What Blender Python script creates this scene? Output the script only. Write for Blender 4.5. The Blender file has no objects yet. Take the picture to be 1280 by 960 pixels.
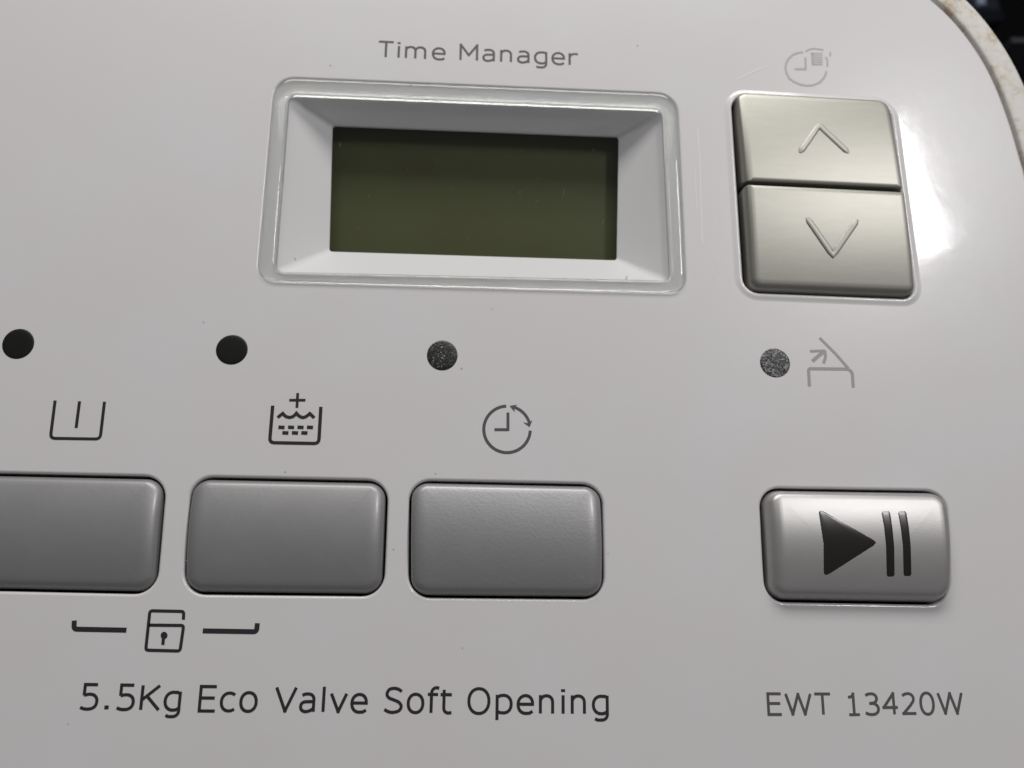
import bpy, math, random
from mathutils import Vector, Matrix, geometry, noise
random.seed(7)
S = bpy.context.scene
COL = S.collection
MM = 0.001

# ------------------------------------------------------------------ camera
FPX = 1100.0                       # focal length in photograph pixels (1280 x 960)
RX, RY, RZ = math.radians(13.998), math.radians(3.156), math.radians(-0.649)
ROT = (Matrix.Rotation(RZ, 3, 'Z') @ Matrix.Rotation(RY, 3, 'Y') @ Matrix.Rotation(RX, 3, 'X'))
def flip(v): return Vector((v[0], -v[1], -v[2]))
c_right = flip(ROT @ Vector((1, 0, 0))); c_up = -flip(ROT @ Vector((0, 1, 0))); c_fwd = flip(ROT @ Vector((0, 0, 1)))
CAM = -110.0 * c_fwd               # millimetres; the panel face is the plane z = 0
cam = bpy.data.cameras.new('camera'); cam_o = bpy.data.objects.new('camera', cam); COL.objects.link(cam_o)
cam.sensor_width = 36; cam.lens = FPX / 1280 * 36; cam.clip_start = 0.005; cam.clip_end = 50
m = Matrix((c_right, c_up, -c_fwd)).transposed().to_4x4(); m.translation = CAM * MM
cam_o.matrix_world = m
cam.dof.use_dof = True; cam.dof.focus_distance = 0.1035; cam.dof.aperture_fstop = 28
S.camera = cam_o

def ray(px, py):
    return (c_fwd + c_right * ((px - 640) / FPX) - c_up * ((py - 480) / FPX)).normalized()
def at(px, py, h=0.0):
    """where the line of sight of a photograph pixel meets the height h (mm) over the panel"""
    d = ray(px, py); t = (h - CAM.z) / d.z
    return Vector((CAM.x + d.x * t, CAM.y + d.y * t))

# ------------------------------------------------------------------ light
S.view_settings.view_transform = 'Standard'; S.view_settings.look = 'None'
S.view_settings.exposure = 0.05; S.view_settings.gamma = 1.0
W = bpy.data.worlds.new('World'); S.world = W; W.use_nodes = True
W.node_tree.nodes['Background'].inputs[0].default_value = (0.99, 0.97, 1.0, 1)
W.node_tree.nodes['Background'].inputs[1].default_value = 0.165

def area_lamp(name, loc, xaxis, target, sx, sy, power, color):
    l = bpy.data.lights.new(name, 'AREA'); l.shape = 'RECTANGLE'; l.size = sx; l.size_y = sy
    l.energy = power; l.color = color
    o = bpy.data.objects.new(name, l); COL.objects.link(o)
    z = (loc - target).normalized(); x = (xaxis - z * xaxis.dot(z)).normalized(); y = z.cross(x)
    mm = Matrix((x, y, z)).transposed().to_4x4(); mm.translation = loc; o.matrix_world = mm
    return o
def mirror_point(px, py, dist):
    p = at(px, py); d = ray(px, py); r = Vector((d.x, d.y, -d.z))
    return Vector((p.x, p.y, 0)) * MM + r * dist
# the bright lamp whose image lies on the panel beside the arrow buttons
DL = 0.55
q_br, q_tr = mirror_point(1188, 311, DL), mirror_point(1128, 150, DL)
q_bl = mirror_point(1072, 350, DL)
side = q_tr - q_br; across = q_bl - q_br
cen = q_br + side / 2 + across / 2
zn = (cen - Vector((0.02, 0, 0))).normalized()
area_lamp('room_lamp', cen, side.cross(zn), Vector((0.02, 0.0, 0)), across.length, side.length, 0.78, (1.0, 0.98, 0.985))
# broad soft window light from the head of the panel
area_lamp('window_light', Vector((0.0, 0.37, 0.22)), Vector((1, 0.0, 0)), Vector((0, 0, 0)), 0.36, 0.12, 1.5, (1.0, 0.988, 0.96))

# ------------------------------------------------------------------ helpers
def tag(o, label=None, cat=None, group=None, kind=None):
    if label: o['label'] = label
    if cat: o['category'] = cat
    if group: o['group'] = group
    if kind: o['kind'] = kind
    return o
def build(name, verts, faces, mat, parent=None, sharp=40, smooth=True, mats=None):
    me = bpy.data.meshes.new(name)
    me.from_pydata([(v[0] * MM, v[1] * MM, v[2] * MM) for v in verts], [], faces)
    me.validate(); me.update()
    if smooth:
        me.polygons.foreach_set('use_smooth', [True] * len(me.polygons))
        me.set_sharp_from_angle(angle=math.radians(sharp))
    me.materials.append(mat)
    o = bpy.data.objects.new(name, me); COL.objects.link(o)
    if parent: o.parent = parent
    return o
class MB:
    def __init__(s): s.v = []; s.f = []
    def loft(s, rings, closed=True, cap=False, cap_first=False):
        n = len(rings[0]); b = len(s.v)
        for r in rings: s.v += [tuple(p) for p in r]
        for i in range(len(rings) - 1):
            for j in range(n if closed else n - 1):
                k = (j + 1) % n
                s.f.append((b + i * n + j, b + i * n + k, b + (i + 1) * n + k, b + (i + 1) * n + j))
        if cap: s.f.append(tuple(b + (len(rings) - 1) * n + j for j in range(n)))
        if cap_first: s.f.append(tuple(b + j for j in reversed(range(n))))
    def ribbon(s, pts, w, z):
        """flat stroke of width w (mm) along panel points, mitred"""
        pts = [Vector(p[:2]) for p in pts]
        L = []; R = []
        for i, p in enumerate(pts):
            a = (p - pts[i - 1]).normalized() if i else None
            c = (pts[i + 1] - p).normalized() if i < len(pts) - 1 else None
            t = (a + c).normalized() if a and c and (a + c).length > 1e-4 else (a or c)
            n = Vector((-t.y, t.x)); k = 1.0
            if a and c: k = min(1.6, 1 / max(0.4, n.dot(Vector((-a.y, a.x)))))
            L.append(p + n * w / 2 * k); R.append(p - n * w / 2 * k)
        b = len(s.v)
        for l, r in zip(L, R): s.v += [(l.x, l.y, z), (r.x, r.y, z)]
        for i in range(len(pts) - 1): s.f.append((b + 2 * i + 1, b + 2 * i + 3, b + 2 * i + 2, b + 2 * i))
    def poly(s, pts, z):
        b = len(s.v); s.v += [(p[0], p[1], z) for p in pts]
        a = sum(pts[i][0] * pts[(i + 1) % len(pts)][1] - pts[(i + 1) % len(pts)][0] * pts[i][1] for i in range(len(pts)))
        idx = list(range(b, b + len(pts))); s.f.append(tuple(idx if a > 0 else idx[::-1]))
    def done(s, name, mat, parent=None, **k): return build(name, s.v, s.f, mat, parent, **k)

class Quad:
    """rectangle on the panel given by its four corners (mm), warped bilinearly"""
    def __init__(s, tl, tr, br, bl):
        s.c = (tl, tr, br, bl)
        s.a = ((tr - tl).length + (br - bl).length) / 4; s.b = ((tl - bl).length + (tr - br).length) / 4
    def map(s, x, y):
        u = (x / s.a + 1) / 2; v = (y / s.b + 1) / 2; tl, tr, br, bl = s.c
        return bl * (1 - u) * (1 - v) + br * u * (1 - v) + tl * (1 - u) * v + tr * u * v
    def inv(s, p):
        x = y = 0.0
        for _ in range(8):
            q = s.map(x, y); e = p - q
            dx = (s.map(x + .01, y) - q) / .01; dy = (s.map(x, y + .01) - q) / .01
            det = dx.x * dy.y - dx.y * dy.x
            x += (e.x * dy.y - e.y * dy.x) / det; y += (dx.x * e.y - dx.y * e.x) / det
        return x, y
    def local(s, inset, radii, n=8, seg=6, side=None):
        """rounded rectangle outline in local mm, counter-clockwise from the right side; constant point count"""
        l, rt, tp, bt = side(inset) if side else (inset,) * 4
        a, b = s.a - (l + rt) / 2, s.b - (tp + bt) / 2; ox, oy = (l - rt) / 2, (bt - tp) / 2
        r = [max(0.03, min(q - k, a * .98, b * .98)) for q, k in zip(radii, (max(l, tp), max(rt, tp), max(rt, bt), max(l, bt)))]     # tl tr br bl
        cor = [((a - r[1], b - r[1]), r[1], 0), ((-a + r[0], b - r[0]), r[0], 90), ((-a + r[3], -b + r[3]), r[3], 180), ((a - r[2], -b + r[2]), r[2], 270)]
        out = []
        for k, (c, rr, a0) in enumerate(cor):
            arc = [(c[0] + rr * math.cos(math.radians(a0 + 90 * i / n)), c[1] + rr * math.sin(math.radians(a0 + 90 * i / n))) for i in range(n + 1)]
            out += arc
            c2, r2, a2 = cor[(k + 1) % 4]
            nx = (c2[0] + r2 * math.cos(math.radians(a2)), c2[1] + r2 * math.sin(math.radians(a2)))
            for i in range(1, seg):
                t = i / seg; out.append((arc[-1][0] * (1 - t) + nx[0] * t, arc[-1][1] * (1 - t) + nx[1] * t))
        return [(x + ox, y + oy) for x, y in out]
    def ring(s, inset, radii, z, n=8, seg=6, side=None):
        out = []
        for x, y in s.local(inset, radii, n, seg, side):
            p = s.map(x, y); out.append((p.x, p.y, z(x, y) if callable(z) else z))
        return out
def Q(tl, tr, br, bl, h=(0, 0, 0, 0)):
    return Quad(*[at(p[0], p[1], k) for p, k in zip((tl, tr, br, bl), h)])
def catmull(pts, n):
    out = []
    for i in range(len(pts) - 1):
        p0 = pts[max(0, i - 1)]; p1 = pts[i]; p2 = pts[i + 1]; p3 = pts[min(len(pts) - 1, i + 2)]
        for k in range(n):
            t = k / n
            out.append((p1 * 2 + (p2 - p0) * t + (p0 * 2 - p1 * 5 + p2 * 4 - p3) * t * t + (p1 * 3 - p0 - p2 * 3 + p3) * t ** 3) * .5)
    return out + [pts[-1]]

# ------------------------------------------------------------------ materials
def mat(name, color, rough=.5, metal=0.0, spec=.5, coat=0.0, coat_rough=.05, ior=1.45):
    m = bpy.data.materials.new(name); m.use_nodes = True
    b = m.node_tree.nodes['Principled BSDF']
    b.inputs['Base Color'].default_value = (*color, 1); b.inputs['Roughness'].default_value = rough
    b.inputs['Metallic'].default_value = metal; b.inputs['Specular IOR Level'].default_value = spec
    b.inputs['Coat Weight'].default_value = coat; b.inputs['Coat Roughness'].default_value = coat_rough
    b.inputs['IOR'].default_value = ior
    return m
def nd(m, t, **k):
    n = m.node_tree.nodes.new(t)
    for a, v in k.items(): setattr(n, a, v)
    return n
def lk(m, a, b): m.node_tree.links.new(a, b)
def coords(m, scale=(1, 1, 1)):
    g = nd(m, 'ShaderNodeNewGeometry'); mp = nd(m, 'ShaderNodeMapping'); mp.inputs['Scale'].default_value = scale
    lk(m, g.outputs['Position'], mp.inputs['Vector']); return mp.outputs[0]
def noise_tex(m, vec, scale, detail=3, rough=.5):
    n = nd(m, 'ShaderNodeTexNoise'); n.inputs['Scale'].default_value = scale; n.inputs['Detail'].default_value = detail
    n.inputs['Roughness'].default_value = rough; lk(m, vec, n.inputs['Vector']); return n.outputs['Fac']
def ramp(m, fac, stops):
    r = nd(m, 'ShaderNodeValToRGB'); e = r.color_ramp.elements
    while len(e) < len(stops): e.new(0.5)
    for k, (p, c) in zip(e, stops): k.position = p; k.color = (*c, 1) if len(c) == 3 else c
    lk(m, fac, r.inputs[0]); return r.outputs[0]
def bump(m, fac, strength, dist, prev=None, to='Normal'):
    b = nd(m, 'ShaderNodeBump'); b.inputs['Strength'].default_value = strength; b.inputs['Distance'].default_value = dist
    lk(m, fac, b.inputs['Height'])
    if prev: lk(m, prev, b.inputs['Normal'])
    P = m.node_tree.nodes['Principled BSDF']
    for t in to.split(','): lk(m, b.outputs[0], P.inputs[t])
    return b.outputs[0]

M = {}
w = M['plate'] = mat('glossy_white_plastic', (.62, .612, .614), rough=.29, spec=.36, coat=.5, coat_rough=.05)
P = w.node_tree.nodes['Principled BSDF']; v = coords(w)
lk(w, ramp(w, noise_tex(w, v, 55, 4, .6), [(.3, (.612, .601, .594)), (.5, (.624, .606, .610)), (.7, (.630, .618, .632))]), P.inputs['Base Color'])
r_ = nd(w, 'ShaderNodeMapRange'); r_.inputs['To Min'].default_value = .035; r_.inputs['To Max'].default_value = .13
lk(w, noise_tex(w, v, 160, 5, .7), r_.inputs['Value']); lk(w, r_.outputs[0], P.inputs['Coat Roughness'])
bump(w, noise_tex(w, v, 420, 2), .12, .00006, to='Normal,Coat Normal')

w = M['rim'] = mat('yellowed_rim_plastic', (.6, .59, .56), rough=.5, spec=.3)
P = w.node_tree.nodes['Principled BSDF']; v = coords(w)
big = noise_tex(w, v, 230, 6, .72); fine = noise_tex(w, coords(w, (1, 1, 1)), 900, 5, .7)
mx = nd(w, 'ShaderNodeMath', operation='MULTIPLY_ADD'); mx.inputs[1].default_value = .35
lk(w, fine, mx.inputs[0]); lk(w, big, mx.inputs[2])
lk(w, ramp(w, mx.outputs[0], [(.61, (.63, .62, .595)), (.71, (.59, .56, .51)), (.80, (.46, .39, .30)), (.93, (.32, .26, .19))]), P.inputs['Base Color'])

def satin(name, color, rough, metal, grain, gscale, coat=.0, stretch=1):
    w = mat(name, color, rough=rough, metal=metal, coat=coat, coat_rough=.2)
    P = w.node_tree.nodes['Principled BSDF']; v = coords(w, (1, stretch, 1))
    c1 = tuple(q * .97 for q in color); c2 = tuple(min(1, q * 1.03) for q in color)
    lk(w, ramp(w, noise_tex(w, v, 260, 5, .65), [(.3, c1), (.7, c2)]), P.inputs['Base Color'])
    bump(w, noise_tex(w, v, gscale, 3, .6), grain, .00004)
    return w
M['grey'] = satin('satin_grey_plastic', (.268, .265, .268), .50, .45, .25, 2600, coat=.35)
M['grey_rough'] = satin('grained_grey_plastic', (.29, .288, .293), .47, .5, .55, 2600, coat=.35)
M['silver'] = satin('silver_paint', (.40, .393, .386), .40, .68, .10, 1400, stretch=3)
M['champagne'] = satin('champagne_silver_paint', (.292, .286, .255), .40, .75, .09, 1500, stretch=5)
M['ridge'] = satin('raised_silver_mark', (.36, .352, .318), .46, .6, .05, 2200)
M['frame'] = mat('matt_white_plastic', (.73, .72, .745), rough=.45, spec=.4)
M['black'] = mat('black_ink', (.013, .013, .014), rough=.42, spec=.4)
M['ink'] = mat('dark_grey_ink', (.022, .02, .023), rough=.5, spec=.35)
M['ink_mid'] = mat('grey_ink', (.085, .08, .08), rough=.5, spec=.35)
M['ink_pale'] = mat('pale_grey_ink', (.32, .315, .31), rough=.5, spec=.35)
M['ink_faded'] = mat('faded_ink', (.40, .40, .41), rough=.5, spec=.35)
M['hole'] = mat('dark_cavity', (.02, .02, .02), rough=.8, spec=.1)
M['mark'] = mat('smoked_black_plastic', (.011, .0095, .0075), rough=.25, spec=.4, coat=.35, coat_rough=.22)
M['scratch'] = mat('scuffed_white_plastic', (.72, .715, .72), rough=.3, spec=.5)
M['speck'] = mat('grey_dust', (.38, .365, .36), rough=.8)
M['lint'] = mat('pale_dust', (.17, .17, .135), rough=.7)

def painted_sparkle(name, lo, hi, t0, t1):
    w = mat(name, lo, rough=.35, spec=.5); P = w.node_tree.nodes['Principled BSDF']; v = coords(w)
    lk(w, ramp(w, noise_tex(w, v, 5200, 2, .5), [(t0, lo), (t1, hi)]), P.inputs['Base Color'])  # lamp sparkle painted into the base colour as pale flecks
    bump(w, noise_tex(w, v, 4200, 3, .6), .8, .00010)
    return w
M['led_dark'] = mat('black_lens', (.010, .010, .009), rough=.4, spec=.25)
M['led_grain_glints'] = painted_sparkle('grained_black_lens_painted_glints', (.010, .010, .009), (.32, .32, .31), .62, .72)
M['led_grey_glints'] = painted_sparkle('grained_grey_lens_painted_glints', (.016, .016, .016), (.32, .32, .32), .48, .66)  # denser painted flecks stand for this lens reflecting more of the lamp

w = M['lcd'] = mat('olive_liquid_crystal', (.042, .048, .016), rough=.4, spec=.2)
P = w.node_tree.nodes['Principled BSDF']
lk(w, ramp(w, noise_tex(w, coords(w), 45, 3), [(.3, (.058, .062, .022)), (.7, (.062, .074, .030))]), P.inputs['Base Color'])

w = M['clear'] = bpy.data.materials.new('clear_acrylic'); w.use_nodes = True
nt = w.node_tree; nt.nodes.remove(nt.nodes['Principled BSDF'])
tr = nd(w, 'ShaderNodeBsdfTransparent'); tr.inputs[0].default_value = (.93, .935, .92, 1)
gl = nd(w, 'ShaderNodeBsdfGlossy'); gl.inputs['Roughness'].default_value = .05
lw = nd(w, 'ShaderNodeLayerWeight'); lw.inputs[0].default_value = .5      # 1 - cos: the same from both sides
pw = nd(w, 'ShaderNodeMath', operation='POWER'); pw.inputs[1].default_value = 5; lk(w, lw.outputs['Facing'], pw.inputs[0])
fr = nd(w, 'ShaderNodeMath', operation='MULTIPLY_ADD'); fr.inputs[1].default_value = .95; fr.inputs[2].default_value = .045; lk(w, pw.outputs[0], fr.inputs[0])
mi = nd(w, 'ShaderNodeMixShader'); lk(w, fr.outputs[0], mi.inputs[0]); lk(w, tr.outputs[0], mi.inputs[1]); lk(w, gl.outputs[0], mi.inputs[2])
lk(w, mi.outputs[0], nt.nodes['Material Output'].inputs['Surface'])

w = M['acrylic'] = mat('solid_acrylic', (.95, .96, .94), rough=.03, ior=1.49)
w.node_tree.nodes['Principled BSDF'].inputs['Transmission Weight'].default_value = 1.0
tr = nd(w, 'ShaderNodeBsdfTransparent'); tr.inputs[0].default_value = (.96, .965, .95, 1); mi = nd(w, 'ShaderNodeMixShader'); mi.inputs[0].default_value = .28
lk(w, w.node_tree.nodes['Principled BSDF'].outputs[0], mi.inputs[1]); lk(w, tr.outputs[0], mi.inputs[2]); lk(w, mi.outputs[0], w.node_tree.nodes['Material Output'].inputs['Surface'])
M['floor'] = mat('dark_floor', (.004, .0036, .0044), rough=.8, spec=.1)
M['navy'] = mat('navy_plastic', (.008, .010, .016), rough=.7, spec=.1)
M['pale_blue'] = mat('pale_blue_plastic', (.16, .19, .25), rough=.5)
M['charcoal'] = mat('charcoal_trim', (.03, .027, .033), rough=.6)

# ------------------------------------------------------------------ the panel
panel = bpy.data.objects.new('control_panel', None); COL.objects.link(panel); panel.empty_display_size = .02
tag(panel, 'glossy white washing machine control panel with grey buttons and dark green display', 'control panel')

# openings in the face plate
GAP = .3
opt_q = [Q((-52, 590), (208, 595.5), (195, 743), (-66, 737.5)),
         Q((239, 595.5), (485.5, 600.5), (479.5, 745.5), (228, 743)),
         Q((511.5, 600), (753, 605), (755.5, 749.3), (510.5, 747))]
opt_r = [(2.6,) * 4] * 3
play_q = Q((949, 609.6), (1187, 612.5), (1192, 756.5), (957, 752.5), (0, .6, .6, 0))
play_r = (2.5, 2.8, 2.8, 2.5)
arr_q = Q((913.5, 120), (1113, 129.5), (1145, 373), (929.5, 365.5), (0, .3, .3, 0))
arr_r = (2.0, 2.2, 1.8, 2.0)
win_q = Q((344.5, 97), (846, 118), (857.5, 366.5), (321.5, 350.5))
win_r = (2.6, 2.8, 2.2, 2.2)

edge_px = [(-500, -215), (100, -190), (500, -170), (800, -145), (960, -112), (1060, -68), (1120, -35), (1165, 0), (1197, 31), (1225, 69), (1245, 107),
           (1262, 152), (1274, 192), (1284, 230), (1298, 310), (1308, 400), (1317, 520), (1324, 700), (1330, 950), (1334, 1300)]
edge = catmull([at(*p) for p in edge_px], 8)
def offset_open(pts, d):
    out = []
    for i, p in enumerate(pts):
        t = (pts[min(i + 1, len(pts) - 1)] - pts[max(0, i - 1)]).normalized(); out.append(p + Vector((-t.y, t.x)) * d)
    return out                                  # left of travel is outside (the path runs left to right, then down)
left_bot = [at(-500, 1300)]

mb = MB(); R0 = .35
def ring_bevel(fn, depth, bead):
    """outlines from the flat plate over the rounded edge down the wall; bead raises a soft lip round the opening"""
    rings = []
    if bead:
        for k in range(5):
            t = k / 5; rings.append([(p[0], p[1], bead * (.5 - .5 * math.cos(math.pi * t))) for p in fn(-R0 - .75 + .75 * t)])
    for i in range(7):
        t = math.pi / 2 * i / 6
        rings.append([(p[0], p[1], bead - R0 * (1 - math.cos(t))) for p in fn(-R0 + R0 * math.sin(t))])
    rings.append([(p[0], p[1], -depth) for p in fn(0)])
    return rings
loops = []
for q, r, bead in list(zip(opt_q, opt_r, (0, 0, 0))) + [(play_q, play_r, .0), (arr_q, arr_r, .14), (win_q, win_r, 0)]:
    rr = ring_bevel(lambda k: q.ring(k, r, 0), 2.5, bead)
    loops.append([Vector(p) for p in rr[0]]); mb.loft([list(reversed(x)) for x in rr])
ein = offset_open(edge, -R0)
outer = [Vector((p.x, p.y, 0)) for p in ein] + [Vector((left_bot[0].x, left_bot[0].y, 0))]
tess = geometry.tessellate_polygon([outer] + loops)
allv = outer + [p for l in loops for p in l]
b = len(mb.v); mb.v += [tuple(p) for p in allv]
for t in tess:
    a, c, d = (allv[i] for i in t)
    n = (c - a).cross(d - a).z
    if abs(n) > 1e-9: mb.f.append(tuple(b + i for i in (t if n > 0 else t[::-1])))
er = []
for i in range(6):
    t = math.pi / 2 * i / 5
    er.append([(p.x, p.y, -R0 * (1 - math.cos(t))) for p in offset_open(edge, -R0 + R0 * math.sin(t))])
er.append([(p.x, p.y, -4) for p in edge])
mb.loft([list(reversed(x)) for x in er][::1], closed=False)
plate = mb.done('face_plate', M['plate'], panel, sharp=30)
tag(plate, 'glossy white face plate with dark printed text and symbols')

# rim around the plate's rounded corner
prof = [(-.05, -4), (.50, -4), (.55, -1.4), (.62, -.5), (.66, -.22), (.76, -.1), (.95, -.03), (1.0, -.02), (1.8, .03), (2.8, 0), (3.7, -.16), (4.4, -.5), (4.85, -1.0), (5.1, -1.7), (5.25, -2.6), (5.35, -6), (5.45, -60)]
mb = MB()
mb.loft([[(p.x, p.y, z) for p in offset_open(edge, d)][::-1] for d, z in prof], closed=False)
rim = mb.done('outer_rim', M['rim'], panel, sharp=50)
tag(rim, 'yellowed white rim with brown grime along the rounded corner')

# dark tray under the openings
for q in opt_q + [play_q, arr_q]:
    mb = MB(); mb.loft([[(p[0], p[1], z) for p in q.ring(-.35, (2,) * 4, 0)] for z in (-4.2, -4.0)], cap=True)
    mb.done('button_well', M['hole'], panel, smooth=False)

# ------------------------------------------------------------------ buttons
def button(name, q, radii, mt, base, dome, bev, gap=GAP, drop=None, tilt=0.0, zfun=None, parent=panel, depth=-3.6, nb=6, sides=(1, 1, 1, 1)):
    mb = MB()
    zf = zfun or (lambda x, y: base + dome * (1 - (y / q.b) ** 2) + tilt * x)
    drop = drop or bev; st = gap + bev
    end = min(q.a, q.b) - .05
    def side(k):        # narrower bevel on some sides, then all sides close in evenly
        if k <= st: return tuple(gap + (k - gap) * f for f in sides)
        return tuple(gap + bev * f + (end - gap - bev * f) * (k - st) / (end - st) for f in sides)
    ring = lambda k, z: q.ring(k, radii, z, side=side)
    rings = [ring(gap, depth), ring(gap, lambda x, y: zf(x, y) - drop)]
    for i in range(1, nb + 1):
        t = math.pi / 2 * i / nb
        rings.append(ring(gap + bev * (1 - math.cos(t)), lambda x, y, t=t: zf(x, y) - drop * (1 - math.sin(t))))
    for i in range(1, 13):
        rings.append(ring(st + (end - st) * i / 12, zf))
    mb.loft(rings, cap=True)
    o = mb.done(name, mt, parent, sharp=60); return o, zf

opt_lab = ['grey option button cut by the left edge', 'grey option button in the middle of the row', 'grey grained option button nearest the start button']
for q, lab, mt, bs in zip(opt_q, opt_lab, ('grey', 'grey', 'grey_rough'), (.25, .3, .45)):
    o, _ = button('option_button', q, (2.3,) * 4, M[mt], bs - .15, 1.2, 1.7, drop=.95, sides=(1, 1, .4, .6))
    tag(o, lab)
play, play_z = button('start_button', play_q, (2.3, 2.6, 2.6, 2.3), M['silver'], 1.1, 1.1, 1.9, drop=2.1, sides=(.8, .7, .4, .6))
tag(play, 'shiny silver start and pause button with black symbols')

# arrow rocker pair: one arch split by a groove
def sub(q, v0, v1):
    f = lambda u, v: q.map((u * 2 - 1) * q.a, (v * 2 - 1) * q.b)
    return Quad(f(.012, v1), f(1, v1), f(1, v0), f(.018, v0))
def arch(q, full, lift):
    def z(x, y):
        p = q.map(x, y); gy = full.inv(p)[1] / full.b
        return lift + .85 * (1 - abs(gy) ** 2.1)
    return z
up_q, dn_q = sub(arr_q, .526, 1.035), sub(arr_q, 0.0, .519)
up_z = arch(up_q, arr_q, .45); dn_z = arch(dn_q, arr_q, .75)
up, _ = button('arrow_button', up_q, (1.8, 2.0, .5, .6), M['champagne'], 0, 0, .9, gap=.2, drop=1.3, zfun=up_z, sides=(1, .4, .8, .15))
dn, _ = button('arrow_button', dn_q, (.8, .6, 1.6, 1.8), M['champagne'], 0, 0, .9, gap=.2, drop=1.3, zfun=dn_z, sides=(1, .4, .2, 1))
tag(up, 'silver button with raised arrow pointing up'); tag(dn, 'silver button with raised arrow pointing down')

def on_surface(px, py, q, zf):
    h = 1.0
    for _ in range(6):
        p = at(px, py, h); h = zf(*q.inv(p))
    return Vector((p.x, p.y, h))
def ridge(pxs, q, zf, wpx, name, parent, mt, height=.2):
    pts = []
    for a, b_ in zip(pxs[:-1], pxs[1:]):
        for k in range(10): pts.append((a[0] + (b_[0] - a[0]) * k / 10, a[1] + (b_[1] - a[1]) * k / 10))
    pts.append(pxs[-1])
    P3 = [on_surface(x, y, q, zf) for x, y in pts]
    w_ = wpx * .1 / 2; rows = []
    for i, p in enumerate(P3):
        t = (P3[min(i + 1, len(P3) - 1)] - P3[max(0, i - 1)]).normalized(); n = Vector((-t.y, t.x, 0)).normalized()
        f = .35 if i in (0, len(P3) - 1) else 1
        row = []
        for k in range(13):
            a = math.pi * k / 12; s_ = math.cos(a) * w_ * f
            pt = p + n * s_; row.append((pt.x, pt.y, p.z - .03 + max(0, math.sin(a)) ** .55 * height * f))
        rows.append(row)
    mb = MB(); mb.loft([list(r) for r in rows], closed=False)
    return mb.done(name, mt, parent, sharp=80)
ridge([(999.5, 191), (1023.5, 156.5), (1061, 191.5)], up_q, up_z, 8.6, 'arrow_mark', up, M['ridge'])
ridge([(1008, 271.5), (1041, 319), (1072, 274)], dn_q, dn_z, 8.6, 'arrow_mark', dn, M['ridge'])

def round_poly(pts, r, n=5):
    out = []
    for i, p in enumerate(pts):
        p = Vector(p); a = (Vector(pts[i - 1]) - p); c = (Vector(pts[(i + 1) % len(pts)]) - p)
        p0 = p + a.normalized() * r; p2 = p + c.normalized() * r
        for k in range(n + 1):
            t = k / n; out.append(p0 * (1 - t) ** 2 + p * 2 * t * (1 - t) + p2 * t * t)
    return out
def patch(pxs, q, zf, name, parent, mt, lift=.018, rows=26, cols=7):
    ys = [p[1] for p in pxs]; y0, y1 = min(ys) + .05, max(ys) - .05
    g = []
    for i in range(rows + 1):
        y = y0 + (y1 - y0) * i / rows; xs = []
        for k in range(len(pxs)):
            a, b_ = pxs[k], pxs[(k + 1) % len(pxs)]
            if (a[1] - y) * (b_[1] - y) <= 0 and a[1] != b_[1]: xs.append(a[0] + (b_[0] - a[0]) * (y - a[1]) / (b_[1] - a[1]))
        xa, xb = min(xs), max(xs)
        row = []
        for k in range(cols + 1):
            s_ = on_surface(xa + (xb - xa) * k / cols, y, q, zf)
            edge_ = k in (0, cols) or i in (0, rows)
            row.append((s_.x, s_.y, s_.z + (-.008 if edge_ else lift)))
        g.append(row)
    mb = MB(); mb.loft([r[::-1] for r in g], closed=False)
    return mb.done(name, mt, parent, sharp=80)
z8 = lambda x, y: (920 + x / 4.267, 570 + y / 4.267)
patch(round_poly([z8(438, 278), z8(468, 648), z8(772, 462)], 6.5), play_q, play_z, 'play_mark', play, M['mark'])
for pts in ([(772, 290), (822, 290), (836, 380), (846, 480), (848, 648), (802, 648), (798, 480), (788, 380)], [(860, 290), (908, 290), (924, 380), (934, 480), (938, 645), (892, 645), (888, 480), (876, 380)]):
    patch(round_poly([z8(*p) for p in pts], 2.2), play_q, play_z, 'pause_bar', play, M['mark'])

# ------------------------------------------------------------------ display window
in_q = Q((361, 118), (828, 137), (838, 352), (344, 341))
DS = -4.2
scr_q = Q((415.5, 156.5), (773.5, 170.5), (771, 325.5), (411.5, 314.5), (DS,) * 4)
mb = MB()
seg = dict(n=8, seg=6)
rings = [[(p[0], p[1], -.35) for p in win_q.ring(.04, win_r, 0)], in_q.ring(-.25, (1.4,) * 4, -.35), in_q.ring(-.02, (1.2,) * 4, -.42), in_q.ring(.15, (1.1,) * 4, -.6),
         scr_q.ring(-.12, (.6,) * 4, DS + .1), scr_q.ring(0, (.45,) * 4, DS), scr_q.ring(0, (.45,) * 4, DS - .35)]
mb.loft(rings)
disp = mb.done('display_window', M['frame'], panel, sharp=28)
tag(disp, 'white recessed display window with clear cover and dark olive screen')
mb = MB()
mb.loft([scr_q.ring(-4, (.5,) * 4, DS - 2.4)], cap=True)
scr = mb.done('screen', M['lcd'], disp, smooth=False); tag(scr, 'blank dark olive liquid crystal screen')
mb = MB()
mb.loft([scr_q.ring(-.0, (.45,) * 4, DS - .36), scr_q.ring(-4, (.5,) * 4, DS - .37), scr_q.ring(-4, (.5,) * 4, DS - 2.39)])
mb.done('screen_surround', M['hole'], disp, smooth=False)
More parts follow.
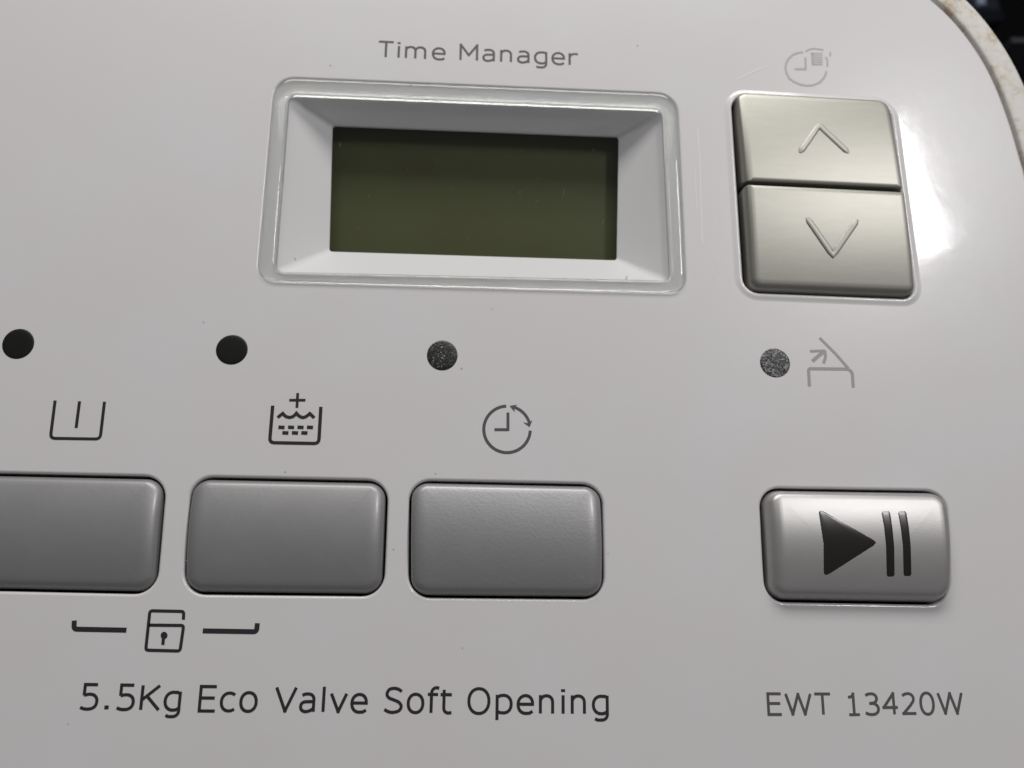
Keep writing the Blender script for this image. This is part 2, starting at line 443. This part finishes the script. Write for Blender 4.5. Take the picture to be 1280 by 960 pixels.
# clear cover: a solid acrylic lip round a thin flat pane
def lip(t):      # blend from the outer outline to the inner one
    a = win_q.ring(.06, win_r, 0); c = in_q.ring(.1, (1.2,) * 4, 0)
    return [(p[0] * (1 - t) + q_[0] * t, p[1] * (1 - t) + q_[1] * t) for p, q_ in zip(a, c)]
mb = MB(); mb.loft([in_q.ring(.12, (1.1,) * 4, .1)], cap=True)
cover = mb.done('clear_cover', M['clear'], disp, smooth=False); tag(cover, 'clear acrylic cover over the display')
lp = [(.0, -.33), (.0, .22), (.05, .42), (.16, .54), (.3, .58), (.62, .58), (.78, .54), (.9, .42), (.97, .25), (1.0, .05), (1.0, -.33)]
mb = MB(); rings = [[(p[0], p[1], z) for p in lip(t)] for t, z in lp]; mb.loft(rings + [rings[0]])
tag(mb.done('cover_lip', M['acrylic'], disp, sharp=60), 'raised clear lip round the display cover')

# ------------------------------------------------------------------ indicator lights
def led(px, py, rx, ry, mt, lab):
    c = at(px, py); mb = MB(); n = 40
    rxm = (at(px + rx, py) - c).length; rym = (at(px, py + ry) - c).length
    rings = []
    for f, z in ((1.03, -.02), (1.0, .05), (.94, .085), (.7, .11), (.35, .125), (.05, .13)):
        ring = []
        for i in range(n):
            a = 2 * math.pi * i / n; ring.append((c.x + rxm * f * math.cos(a), c.y + rym * f * math.sin(a), z))
        rings.append(ring)
    mb.loft(rings, cap=True)
    return tag(mb.done('indicator_light', M[mt], panel, sharp=60), lab)
led(22.8, 429.8, 19.6, 18.4, 'led_dark', 'plain black indicator light at the left edge')
led(289.8, 437.2, 19.5, 18.2, 'led_dark', 'plain black indicator light above the filled tub symbol')
led(552.8, 444.3, 18.8, 18.4, 'led_grain_glints', 'grained black indicator light with glints painted in its colour above the clock symbol')
led(968.7, 453.6, 18.3, 17.7, 'led_grey_glints', 'grained grey indicator light with glints painted in its colour beside the open lid symbol')

# ------------------------------------------------------------------ printing
ZP = .02
class Print:
    def __init__(s): s.mb = MB(); s.k = 0
    def z(s): s.k += 1; return ZP + .0025 * (s.k % 6)
    def line(s, pts, wpx): s.mb.ribbon([at(*p) for p in pts], wpx * .1, s.z())
    def fill(s, pts): s.mb.poly([at(*p) for p in pts], s.z())
    def done(s, name, mt, lab): return tag(s.mb.done(name, M[mt], plate, smooth=False), lab)
def arcpx(cx, cy, rx, ry, a0, a1, n=28):
    return [(cx + rx * math.cos(math.radians(a0 + (a1 - a0) * i / n)), cy + ry * math.sin(math.radians(a0 + (a1 - a0) * i / n))) for i in range(n + 1)]
def corner(pts, r, n=4):
    """round the inner corners of an open stroke"""
    out = [pts[0]]
    for i in range(1, len(pts) - 1):
        p = Vector(pts[i]); a = Vector(pts[i - 1]) - p; c = Vector(pts[i + 1]) - p
        rr = min(r, a.length * .45, c.length * .45); p0 = p + a.normalized() * rr; p2 = p + c.normalized() * rr
        for k in range(n + 1):
            t = k / n; q = p0 * (1 - t) ** 2 + p * 2 * t * (1 - t) + p2 * t * t; out.append((q.x, q.y))
    return out + [pts[-1]]
def zz(ox, oy, s_): return lambda *pts: [(ox + x / s_, oy + y / s_) for x, y in pts]

g = zz(0, 390, 5.333); p = Print()
p.line(corner(g((368, 590), (336, 842), (668, 847), (697, 598)), 6), 3.7); p.line(g((531, 595), (508, 773)), 3.7)
p.done('tub_symbol', 'ink', 'dark empty tub symbol with one upright bar')
g = zz(220, 390, 5.333); p = Print()
p.line(corner(g((645, 624), (624, 871), (952, 877), (966, 632)), 6), 4.2)
p.line(g((812, 540), (806, 639)), 3.4); p.line(g((755, 588), (863, 588)), 3.4)
p.line(g((678, 704), (694, 690), (712, 676), (722, 688), (738, 699), (757, 703), (776, 699), (792, 688), (803, 674), (814, 688), (830, 699), (847, 704), (864, 699), (880, 688), (892, 677), (906, 690), (922, 706)), 4.0)
for y, xs in ((768, (683, 747, 810, 873)), (805, (709, 773, 836))):
    for x in xs: p.line(g((x, y), (x + 41, y + 2)), 4.4)
p.done('rinse_symbol', 'ink', 'dark tub symbol filled with water under a plus sign')
g = zz(490, 400, 5.333); p = Print()
cx, cy, rr = 490 + 767 / 5.333, 400 + 729 / 5.333, 155 / 5.333
p.line(arcpx(cx, cy, rr, rr, -92, -357, 40), 3.8)
p.line(g((773, 617), (773, 731), (683, 731)), 3.6)
p.line(arcpx(cx, cy, rr, rr, -78, -14, 14), 3.6)
p.fill(g((784, 573), (836, 564), (812, 582), (820, 616))); p.fill(g((917, 714), (874, 682), (908, 688), (936, 668)))
p.done('delay_symbol', 'ink_mid', 'dark grey clock symbol with curved double arrow')
g = zz(900, 400, 5.333); p = Print()
p.line(g((664, 119), (770, 225), (855, 322)), 3.6)
p.line(corner(g((596, 442), (590, 324), (858, 327), (882, 352), (888, 450)), 3), 4.0)
p.line(g((616, 274), (664, 232), (690, 212)), 4.6); p.line(g((600, 208), (700, 204)), 3.2); p.line(g((700, 204), (703, 250), (690, 288)), 3.6)
p.done('lid_symbol', 'ink_pale', 'pale grey open lid symbol beside the grey indicator light')
g = zz(940, 40, 9.143); p = Print()
p.line(g((583, 230), (520, 240), (465, 262), (420, 305), (390, 355), (382, 410), (395, 470), (425, 530), (480, 570), (550, 600), (625, 614), (700, 608), (770, 578), (815, 535), (840, 490), (850, 448)), 3.0)
p.line(g((610, 293), (613, 424), (488, 424)), 3.0)
p.line(g((614, 222), (650, 200), (700, 190), (760, 195), (815, 205)), 2.2); p.line(g((845, 285), (862, 330), (862, 395)), 2.4); p.line(g((895, 228), (893, 278)), 2.0)
for k in range(6): p.line(g((672 + 2 * k, 245 + k * 25), (806, 247 + k * 25)), 1.7)
p.line(g((690, 245), (700, 378)), 2.6)
p.done('time_symbol', 'ink_faded', 'worn faded clock symbol above the arrow buttons')
g = zz(70, 740, 4.571); p = Print()
p.line(corner(g((105, 163), (103, 212), (403, 218)), 4), 5.6); p.line(corner(g((839, 222), (1146, 227), (1151, 178)), 4), 5.6)
p.line(corner(g((728, 158), (731, 111), (537, 107), (513, 332), (709, 337), (730, 191), (531, 189)), 3.6), 3.6)
p.fill(arcpx(*g((618, 248))[0], 4.3, 4.6, 0, 345, 23)); p.line(g((615, 255), (611, 302)), 3.6)
p.done('child_lock_symbol', 'ink', 'open padlock symbol between two brackets')

# lettering: single-stroke humanist sans drawn by hand; cap height 1, x-height .75
def A(cx, cy, rx, ry, a0, a1, n=14):        # y up, degrees counter-clockwise
    f = lambda v: math.copysign(abs(v) ** .93, v)
    return [(cx + rx * f(math.cos(math.radians(a0 + (a1 - a0) * i / n))), cy + ry * f(math.sin(math.radians(a0 + (a1 - a0) * i / n)))) for i in range(n + 1)]
X = .765
def SP(*p): return [(q.x, q.y) for q in catmull([Vector(k) for k in p], 4)]
def bowl(cx, rx): return A(cx, X / 2, rx, X / 2 - .0, 0, 360, 28)
G = {
 'T': (.86, [[(.02, 1), (.84, 1)], [(.43, 1), (.43, 0)]]),
 'i': (.38, [[(.19, X), (.19, 0)], [(.19, 1.02), (.19, .90)]]),
 'm': (1.34, [[(.13, X), (.13, 0)], [(.13, .56)] + A(.37, .49, .24, .25, 140, 0, 10) + [(.61, 0)], [(.63, .56)] + A(.86, .49, .25, .25, 140, 0, 10) + [(1.11, 0)]]),
 'n': (.86, [[(.13, X), (.13, 0)], [(.13, .54)] + A(.40, .47, .27, .27, 140, 0, 10) + [(.67, 0)]]),
 'r': (.58, [[(.13, X), (.13, 0)], [(.13, .50)] + A(.42, .43, .30, .30, 140, 75, 8) + [(.56, .73)]]),
 'e': (.82, [[(.09, .38), (.72, .38)] + A(.41, .40, .31, .34, 0, 110, 12) + A(.42, .37, .34, .37, 125, 270, 16) + [(.58, .01), (.72, .09)]]),
 'c': (.72, [[(.65, .66)] + A(.42, .375, .34, .365, 62, 298, 22) + [(.65, .09)]]),
 'o': (.84, [bowl(.42, .33)]),
 'a': (.82, [[(.14, .68)] + [(.26, .73)] + A(.40, .51, .26, .23, 95, 0, 10) + [(.66, 0)], [(.66, .43), (.45, .42)] + A(.32, .21, .23, .205, 100, 280, 16) + [(.50, .04), (.66, .14)]]),
 'g': (.86, [[(.71, X), (.71, .0)] + A(.44, -.02, .27, .24, 0, -95, 10) + [(.28, -.26), (.16, -.21)], [(.71, .69), (.58, .735)] + A(.44, .37, .35, .365, 78, 282, 22) + [(.58, .02), (.71, .10)]]),
 'p': (.86, [[(.13, X), (.13, -.28)], [(.13, .66), (.28, .735)] + A(.41, .38, .34, .365, 100, -100, 22) + [(.27, .02), (.13, .08)]]),
 'l': (.38, [[(.19, 1.05), (.19, 0)]]),
 'v': (.80, [[(.06, X), (.40, .02), (.74, X)]]),
 'f': (.50, [[(.20, 0), (.20, .78)] + A(.42, .80, .22, .25, 180, 90, 8) + [(.52, 1.03)], [(.04, X), (.48, X)]]),
 't': (.54, [[(.20, .97), (.20, .22)] + A(.40, .22, .20, .22, 180, 275, 8) + [(.53, .02)], [(.05, X), (.53, X)]]),
 'K': (.93, [[(.13, 1), (.13, 0)], [(.86, 1), (.16, .42)], [(.34, .565), (.90, 0)]]),
 'E': (.86, [[(.80, 1), (.13, 1), (.13, 0), (.80, 0)], [(.13, .53), (.75, .53)]]),
 'V': (.93, [[(.03, 1), (.46, .02), (.90, 1)]]),
 'S': (.93, [SP((.83, .87), (.68, .965), (.48, 1.0), (.27, .95), (.17, .77), (.25, .61), (.48, .52), (.72, .42), (.83, .25), (.73, .07), (.47, 0), (.25, .03), (.08, .12))]),
 'O': (1.08, [A(.54, .5, .44, .515, 0, 360, 36)]),
 'M': (1.16, [[(.13, 0), (.13, 1), (.58, .32), (1.03, 1), (1.03, 0)]]),
 'W': (1.36, [[(.04, 1), (.36, .02), (.68, .98), (1.0, .02), (1.32, 1)]]),
 '5': (.87, [[(.74, 1), (.20, 1), (.20, .56)], SP((.20, .56), (.40, .605), (.60, .58), (.73, .47), (.77, .31), (.72, .13), (.57, .025), (.38, 0), (.22, .02), (.09, .07))]),
 '.': (.50, [[(.25, .16), (.25, 0)]]),
 '1': (.87, [[(.18, .84), (.32, .86), (.42, .92), (.45, 1), (.45, 0)], [(.17, 0), (.74, 0)]]),
 '3': (.87, [[(.12, .92), (.28, .99)] + A(.40, .77, .31, .235, 80, -70, 12) + [(.30, .535)], [(.30, .535), (.48, .535)] + A(.41, .27, .36, .27, 70, -95, 14) + [(.22, .02), (.07, .09)]]),
 '4': (.87, [[(.62, 0), (.62, 1), (.07, .33), (.82, .33)]]),
 '2': (.87, [[(.12, .89), (.26, .97)] + A(.40, .74, .31, .255, 85, -35, 12) + [(.52, .42), (.12, .03), (.80, .03)]]),
 '0': (.87, [A(.435, .5, .34, .515, 0, 360, 36)]),
}
BOLD = {'i': [(0, 1)], '.': [(0, 0)]}
def lettering(words, mt, lab, sw):
    mb = MB(); k = 0
    for text, x0, y0, x1, y1, cap in words:
        pen = 0; strokes = []
        for ch in text:
            adv, ss = G[ch]; nw = 1.0 if ch in 'il.' else (.94 if ch in 'mftr' else .88)
            ss = [[(adv / 2 + (x - adv / 2) * nw, y) for x, y in st] for st in ss]
            for i, st in enumerate(ss): strokes.append(([(x + pen, y) for x, y in st], 1.35 if (ch == '.' or (ch == 'i' and i == 1)) else 1.0))
            pen += adv
        mn = min(x for st, _ in strokes for x, y in st); mxx = max(x for st, _ in strokes for x, y in st)
        a, c = at(x0 + sw * .5, y0), at(x1 - sw * .5, y1); ux = (c - a) / (mxx - mn)
        hpx = cap - sw
        xm, ym = (x0 + x1) / 2, (y0 + y1) / 2
        hh = (at(xm, ym) - at(xm, ym - hpx)).length
        uy = Vector((0, 1)) * hh; base = Vector((0, 1)) * ((at(xm, ym) - at(xm, ym - sw * .5)).length)
        for st, bw in strokes:
            k += 1
            pts = [a + base + ux * (x - mn) + uy * y for x, y in st]
            pts = [q_ for i, q_ in enumerate(pts) if i == 0 or (q_ - pts[i - 1]).length > .02]; run = [pts[0]]
            for i in range(1, len(pts)):
                run.append(pts[i])
                turn = i < len(pts) - 1 and (pts[i] - pts[i - 1]).angle(pts[i + 1] - pts[i]) > .9
                if turn or i == len(pts) - 1:
                    if turn: run[-1] = run[-1] + (pts[i] - pts[i - 1]).normalized() * sw * .045
                    k += 1; mb.ribbon(run, sw * .1 * bw, ZP + .0025 * (k % 5)); run = [pts[i]]
                    if turn: run = [pts[i] - (pts[i + 1] - pts[i]).normalized() * sw * .045]
    return tag(mb.done('lettering', M[mt], plate, smooth=False), lab)
lettering([('Time', 471, 72.4, 557, 76.2, 22), ('Manager', 574, 76.2, 724, 83, 22)], 'ink_mid', 'grey printed words above the display window', 3.1)
lettering([('5.5Kg', 98, 888, 225, 889.6, 34), ('Eco', 247, 890.4, 321, 891, 34), ('Valve', 342, 891, 459, 892, 33.5), ('Soft', 478.5, 892, 566, 893, 33.5), ('Opening', 584, 893, 761, 894, 33.5)],
          'ink', 'large dark printed line under the option buttons', 3.5)
lettering([('EWT', 959.5, 894.6, 1041, 894.8, 29), ('13420W', 1060, 895, 1206, 893.5, 29)], 'ink_mid', 'small dark grey printed letters and numbers under the start button', 3.2)

# ------------------------------------------------------------------ wear: scratches and specks
p = Print()
for pts, w_ in (([(921, 100), (938, 91), (957, 83)], 1.6), ([(872, 160), (875, 200), (876, 250), (878, 305)], 1.3), ([(868, 210), (870, 240), (871, 262)], .9),
               ([(890, 330), (893, 352)], .8)):
    p.line(pts, w_)
p.done('scratch', 'scratch', 'fine pale scratches on the face plate')
p = Print()
for x, y, r in ((413, 82, 1.6), (614.5, 386, 1.2), (577, 460.5, 1.6), (797, 57, 1.3), (356.5, 590, 1.4), (544.5, 592.5, 1.3), (492, 687, 1.4), (578, 810, 1.2), (85, 905, 1.2), (254.5, 403, 1.3), (760, 692, 1.1)):
    p.fill(arcpx(x, y, r * .8, r * .65, 0, 330, 8))
o = p.done('dust_specks', 'speck', 'tiny grey specks on the face plate'); o['kind'] = 'stuff'
mb = MB()
random.seed(3)
for x, y, L, an in [(425, 181, 3.5, 80), (461, 245, 2.6, 70), (448, 285, 3, 150), (585, 299, 1.5, 0), (671.5, 223.5, 1.6, 0), (671.5, 251.5, 2.4, 90), (705, 240, 9, 80), (650, 240, 3, 90), (742, 187, 2, 90), (754, 277, 6, 60), (565, 235, 2, 30), (500, 310, 1.6, 0), (620, 290, 2, 20), (545, 200, 2, 10)] + [(random.uniform(420, 765), random.uniform(180, 318), random.uniform(.6, 1.4), random.uniform(0, 180)) for _ in range(9)]:
    dx, dy = math.cos(math.radians(an)) * L / 2, -math.sin(math.radians(an)) * L / 2
    mb.ribbon([at(x - dx, y - dy, .13), at(x + dx, y + dy, .13)], .055 if L < 4 else .035, .13)
o = tag(mb.done('dust_specks', M['lint'], cover, smooth=False), 'pale dust and hair scratches on the display cover', kind='stuff')
mb = MB()
for pts in ([(368, 322), (370, 326)], [(784, 345), (782, 350)], [(341, 330), (344, 338)]): mb.ribbon([at(*q_, .6) for q_ in pts], .13, .6)
tag(mb.done('dust_specks', M['speck'], cover, smooth=False), 'dark grime specks in the corners of the display cover', kind='stuff')

# ------------------------------------------------------------------ beyond the corner
mb = MB(); mb.poly([(-3000, -3000), (3000, -3000), (3000, 3000), (-3000, 3000)], -420)
tag(mb.done('floor', M['floor'], smooth=False), kind='structure')
def box_at(mb, px, py, h0, h1, sx, sy, ang=0, bev=3):
    c = at(px, py, h1); ca, sa = math.cos(ang), math.sin(ang)
    def rr(i): return [(c.x + x * ca - y * sa, c.y + x * sa + y * ca) for x, y in ((sx - i, -sy + i), (sx - i, sy - i), (-sx + i, sy - i), (-sx + i, -sy + i))]
    mb.loft([[(x, y, h0) for x, y in rr(0)], [(x, y, h1 - bev) for x, y in rr(0)], [(x, y, h1) for x, y in rr(bev)]], cap=True)
mb = MB(); box_at(mb, 1220, -14, -420, -160, 9.5, 12, .15)
bx = mb.done('storage_box', M['navy'], sharp=20); tag(bx, 'blurred dark blue box standing beyond the rounded panel corner', 'box')
mb = MB(); box_at(mb, 1228, 0, -160.5, -158, 1.5, 1.6, .15, .5)
mb.done('pale_spot', M['pale_blue'], bx, sharp=20)  # small pale blue block on top of the box
mb = MB(); box_at(mb, 1290, 50, -420, -180, 8, 1.0, .03, .3)
tag(mb.done('trim_strip', M['charcoal'], sharp=20), 'blurred charcoal strip at the right picture edge', 'trim strip')
